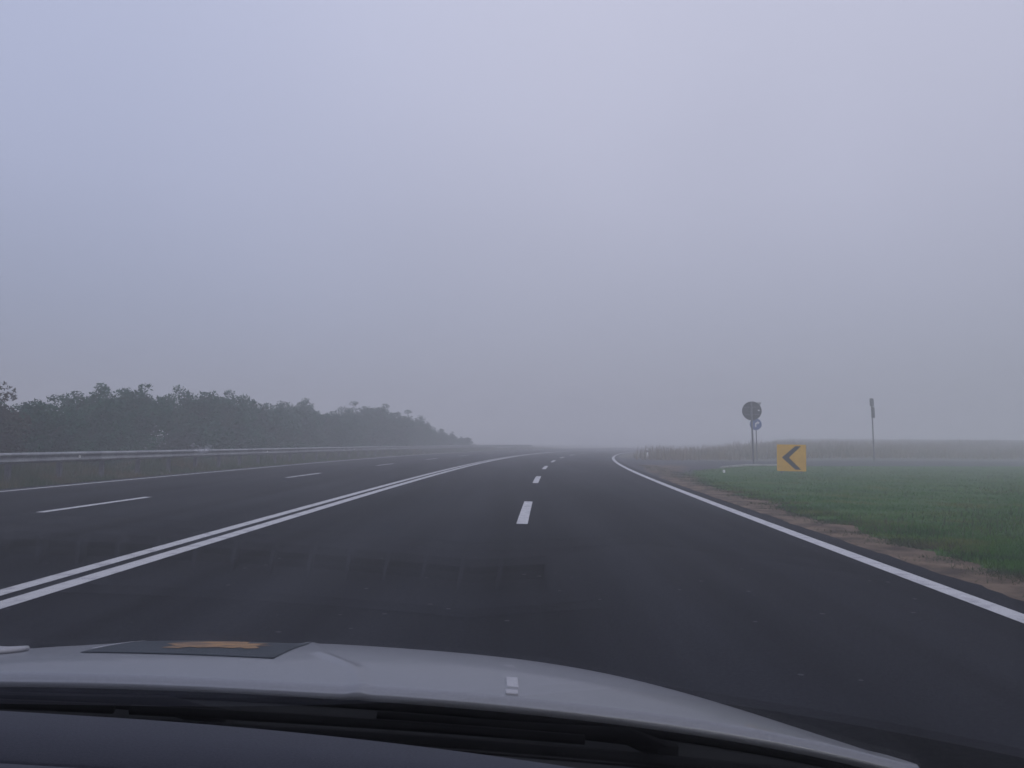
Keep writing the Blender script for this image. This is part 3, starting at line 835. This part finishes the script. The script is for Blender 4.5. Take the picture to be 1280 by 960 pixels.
# nose
xs4 = np.linspace(-.82, .82, 60)
prof_n = [(0, 0), (.03, -.03), (.05, -.10), (.06, -.2), (.05, -.3), (.02, -.38)]
P = np.zeros((60, len(prof_n), 3))
for j, (dy, dz) in enumerate(prof_n):
    zt = z_bon(xs4, np.full(60, 1.08)); yt = y_rear(xs4) + 1.08 - .12 * (xs4 / .8) ** 4
    P[:, j, 0] = xs4; P[:, j, 1] = yt + dy; P[:, j, 2] = zt + dz
bp_ = grid_mesh('bumper', P, M['silver'], CAR, smooth=True, flip=False)
m_ = bp_.modifiers.new('thickness', 'SOLIDIFY'); m_.thickness = .01
bm = bmesh.new(); bm_box(bm, (0, 2.27, .44), (.8, .05, .10), bevel=.02); bm_obj('grille', bm, M['plastic'], bp_)
for sx in (-1, 1):
    bm = bmesh.new(); bm_box(bm, (sx * .60, 2.22, .50), (.26, .07, .10), Matrix.Rotation(-sx * .22, 4, 'Z'), bevel=.025); bm_obj('headlight', bm, M['trim'], CAR)

# dried splash on the glass
bm = bmesh.new()
def blob(cx, cy, w_, h_, n=14):
    pts = []
    for k in range(n):
        a = 2 * PI * k / n; r_ = 1 + .35 * math.sin(3 * a + cx * 40) * random.random()
        pts.append(on_glass(cx + w_ * r_ * math.cos(a), cy + h_ * r_ * math.sin(a), .0062))
    vs = [bm.verts.new(p) for p in pts]; bm.faces.new(vs)
blob(.023, .553, .006, .005); blob(.030, .549, .003, .003)
bm_obj('dried_splash', bm, M['splat'], ws_)

# ------------------------------------------------------------------ camera
cam = bpy.data.cameras.new('camera'); co = bpy.data.objects.new('camera', cam); COL.objects.link(co)
cam.sensor_width = 36; cam.lens = 36 * 1050 / 1280; cam.clip_start = .02; cam.clip_end = 3000
co.matrix_world = Matrix.Translation((0, 0, CAM_H)) @ (Matrix.Rotation(PI / 2 + PITCH, 4, 'X') @ Matrix.Rotation(rad(1.0), 4, 'Z'))
sc.camera = co

# ------------------------------------------------------------------ fog
hz = bpy.data.materials.new('fog'); hz.use_nodes = True
nt = hz.node_tree; nt.nodes.clear()
out = nt.nodes.new('ShaderNodeOutputMaterial'); pv = nt.nodes.new('ShaderNodeVolumePrincipled')
pv.inputs['Color'].default_value = (.97, .975, .985, 1); pv.inputs['Density'].default_value = FOG = .0098
pv.inputs['Anisotropy'].default_value = .0
nt.links.new(pv.outputs[0], out.inputs['Volume'])
bm = bmesh.new(); bm_box(bm, (0, 0, 3.2), (900, 900, 9.0)); hb = bm_obj('haze', bm, hz); tag(hb, kind='stuff')

# ------------------------------------------------------------------ sky and sun
SUN_EL, SUN_AZ = 32, 155      # veiled sun behind the car
wd = bpy.data.worlds.new('World'); sc.world = wd; wd.use_nodes = True
nt = wd.node_tree; N = nt.nodes; L = nt.links
bg = N['Background']
sky = N.new('ShaderNodeTexSky'); sky.sky_type = 'NISHITA'; sky.sun_disc = False
sky.sun_elevation = rad(SUN_EL); sky.sun_rotation = rad(SUN_AZ); sky.dust_density = 3
tc = N.new('ShaderNodeTexCoord'); sx_ = N.new('ShaderNodeSeparateXYZ'); L.new(tc.outputs['Generated'], sx_.inputs[0])
rp = N.new('ShaderNodeValToRGB'); e = rp.color_ramp.elements
SKY = [(0.0, (3.2, 3.3, 4.4)), (.14, (4.2, 4.33, 5.75)), (.28, (5.2, 5.33, 7.0)), (.46, (6.0, 6.15, 8.0)), (1.0, (8.8, 9.0, 11.4))]
e[0].position = SKY[0][0]; e[0].color = (*SKY[0][1], 1); e[1].position = 1.0; e[1].color = (*SKY[-1][1], 1)
for p_, c_ in SKY[1:-1]:
    q = e.new(p_); q.color = (*c_, 1)
L.new(sx_.outputs['Z'], rp.inputs['Fac'])
# low cloud: broad soft unevenness
nz = N.new('ShaderNodeTexNoise'); nz.inputs['Scale'].default_value = 1.6; nz.inputs['Detail'].default_value = 2
L.new(tc.outputs['Generated'], nz.inputs['Vector'])
mr = N.new('ShaderNodeMapRange'); mr.inputs['From Min'].default_value = .3; mr.inputs['From Max'].default_value = .7; mr.inputs['To Min'].default_value = .94; mr.inputs['To Max'].default_value = 1.07
L.new(nz.outputs['Fac'], mr.inputs['Value'])
ml = N.new('ShaderNodeVectorMath'); ml.operation = 'SCALE'; mrx = N.new('ShaderNodeMapRange'); mrx.inputs['From Min'].default_value = -.55; mrx.inputs['From Max'].default_value = .12; mrx.interpolation_type = 'SMOOTHSTEP'
L.new(sx_.outputs['X'], mrx.inputs['Value'])
tnt = N.new('ShaderNodeMix'); tnt.data_type = 'RGBA'; tnt.inputs['A'].default_value = (.92, .95, 1.0, 1); tnt.inputs['B'].default_value = (1.045, 1.02, .985, 1)
L.new(mrx.outputs['Result'], tnt.inputs['Factor'])
tml = N.new('ShaderNodeVectorMath'); tml.operation = 'MULTIPLY'; L.new(rp.outputs['Color'], tml.inputs[0]); L.new(tnt.outputs['Result'], tml.inputs[1])
L.new(tml.outputs['Vector'], ml.inputs[0]); L.new(mr.outputs['Result'], ml.inputs['Scale'])
mx = N.new('ShaderNodeMix'); mx.data_type = 'RGBA'; mx.inputs['Factor'].default_value = .90
L.new(sky.outputs['Color'], mx.inputs['A']); L.new(ml.outputs['Vector'], mx.inputs['B'])
L.new(mx.outputs['Result'], bg.inputs['Color']); bg.inputs['Strength'].default_value = .1
sl = bpy.data.lights.new('sun', 'SUN'); sl.energy = .5; sl.angle = rad(30); sl.color = (1, .96, .92)
so_ = bpy.data.objects.new('sun', sl); COL.objects.link(so_)
so_.rotation_euler = (rad(90 - SUN_EL), 0, rad(180 - SUN_AZ))

# ------------------------------------------------------------------ render settings
sc.view_settings.view_transform = 'Standard'; sc.view_settings.look = 'None'
sc.view_settings.exposure = EXPOSURE = 0.12; sc.view_settings.gamma = 1; sc.view_settings.use_curve_mapping = False
sc.render.engine = 'CYCLES'
cy_ = sc.cycles
cy_.max_bounces = 8; cy_.diffuse_bounces = 3; cy_.glossy_bounces = 3; cy_.transparent_max_bounces = 16; cy_.volume_bounces = 5
cy_.use_denoising = True
try: cy_.denoiser = 'OPENIMAGEDENOISE'
except Exception: pass
cy_.caustics_reflective = False; cy_.caustics_refractive = False
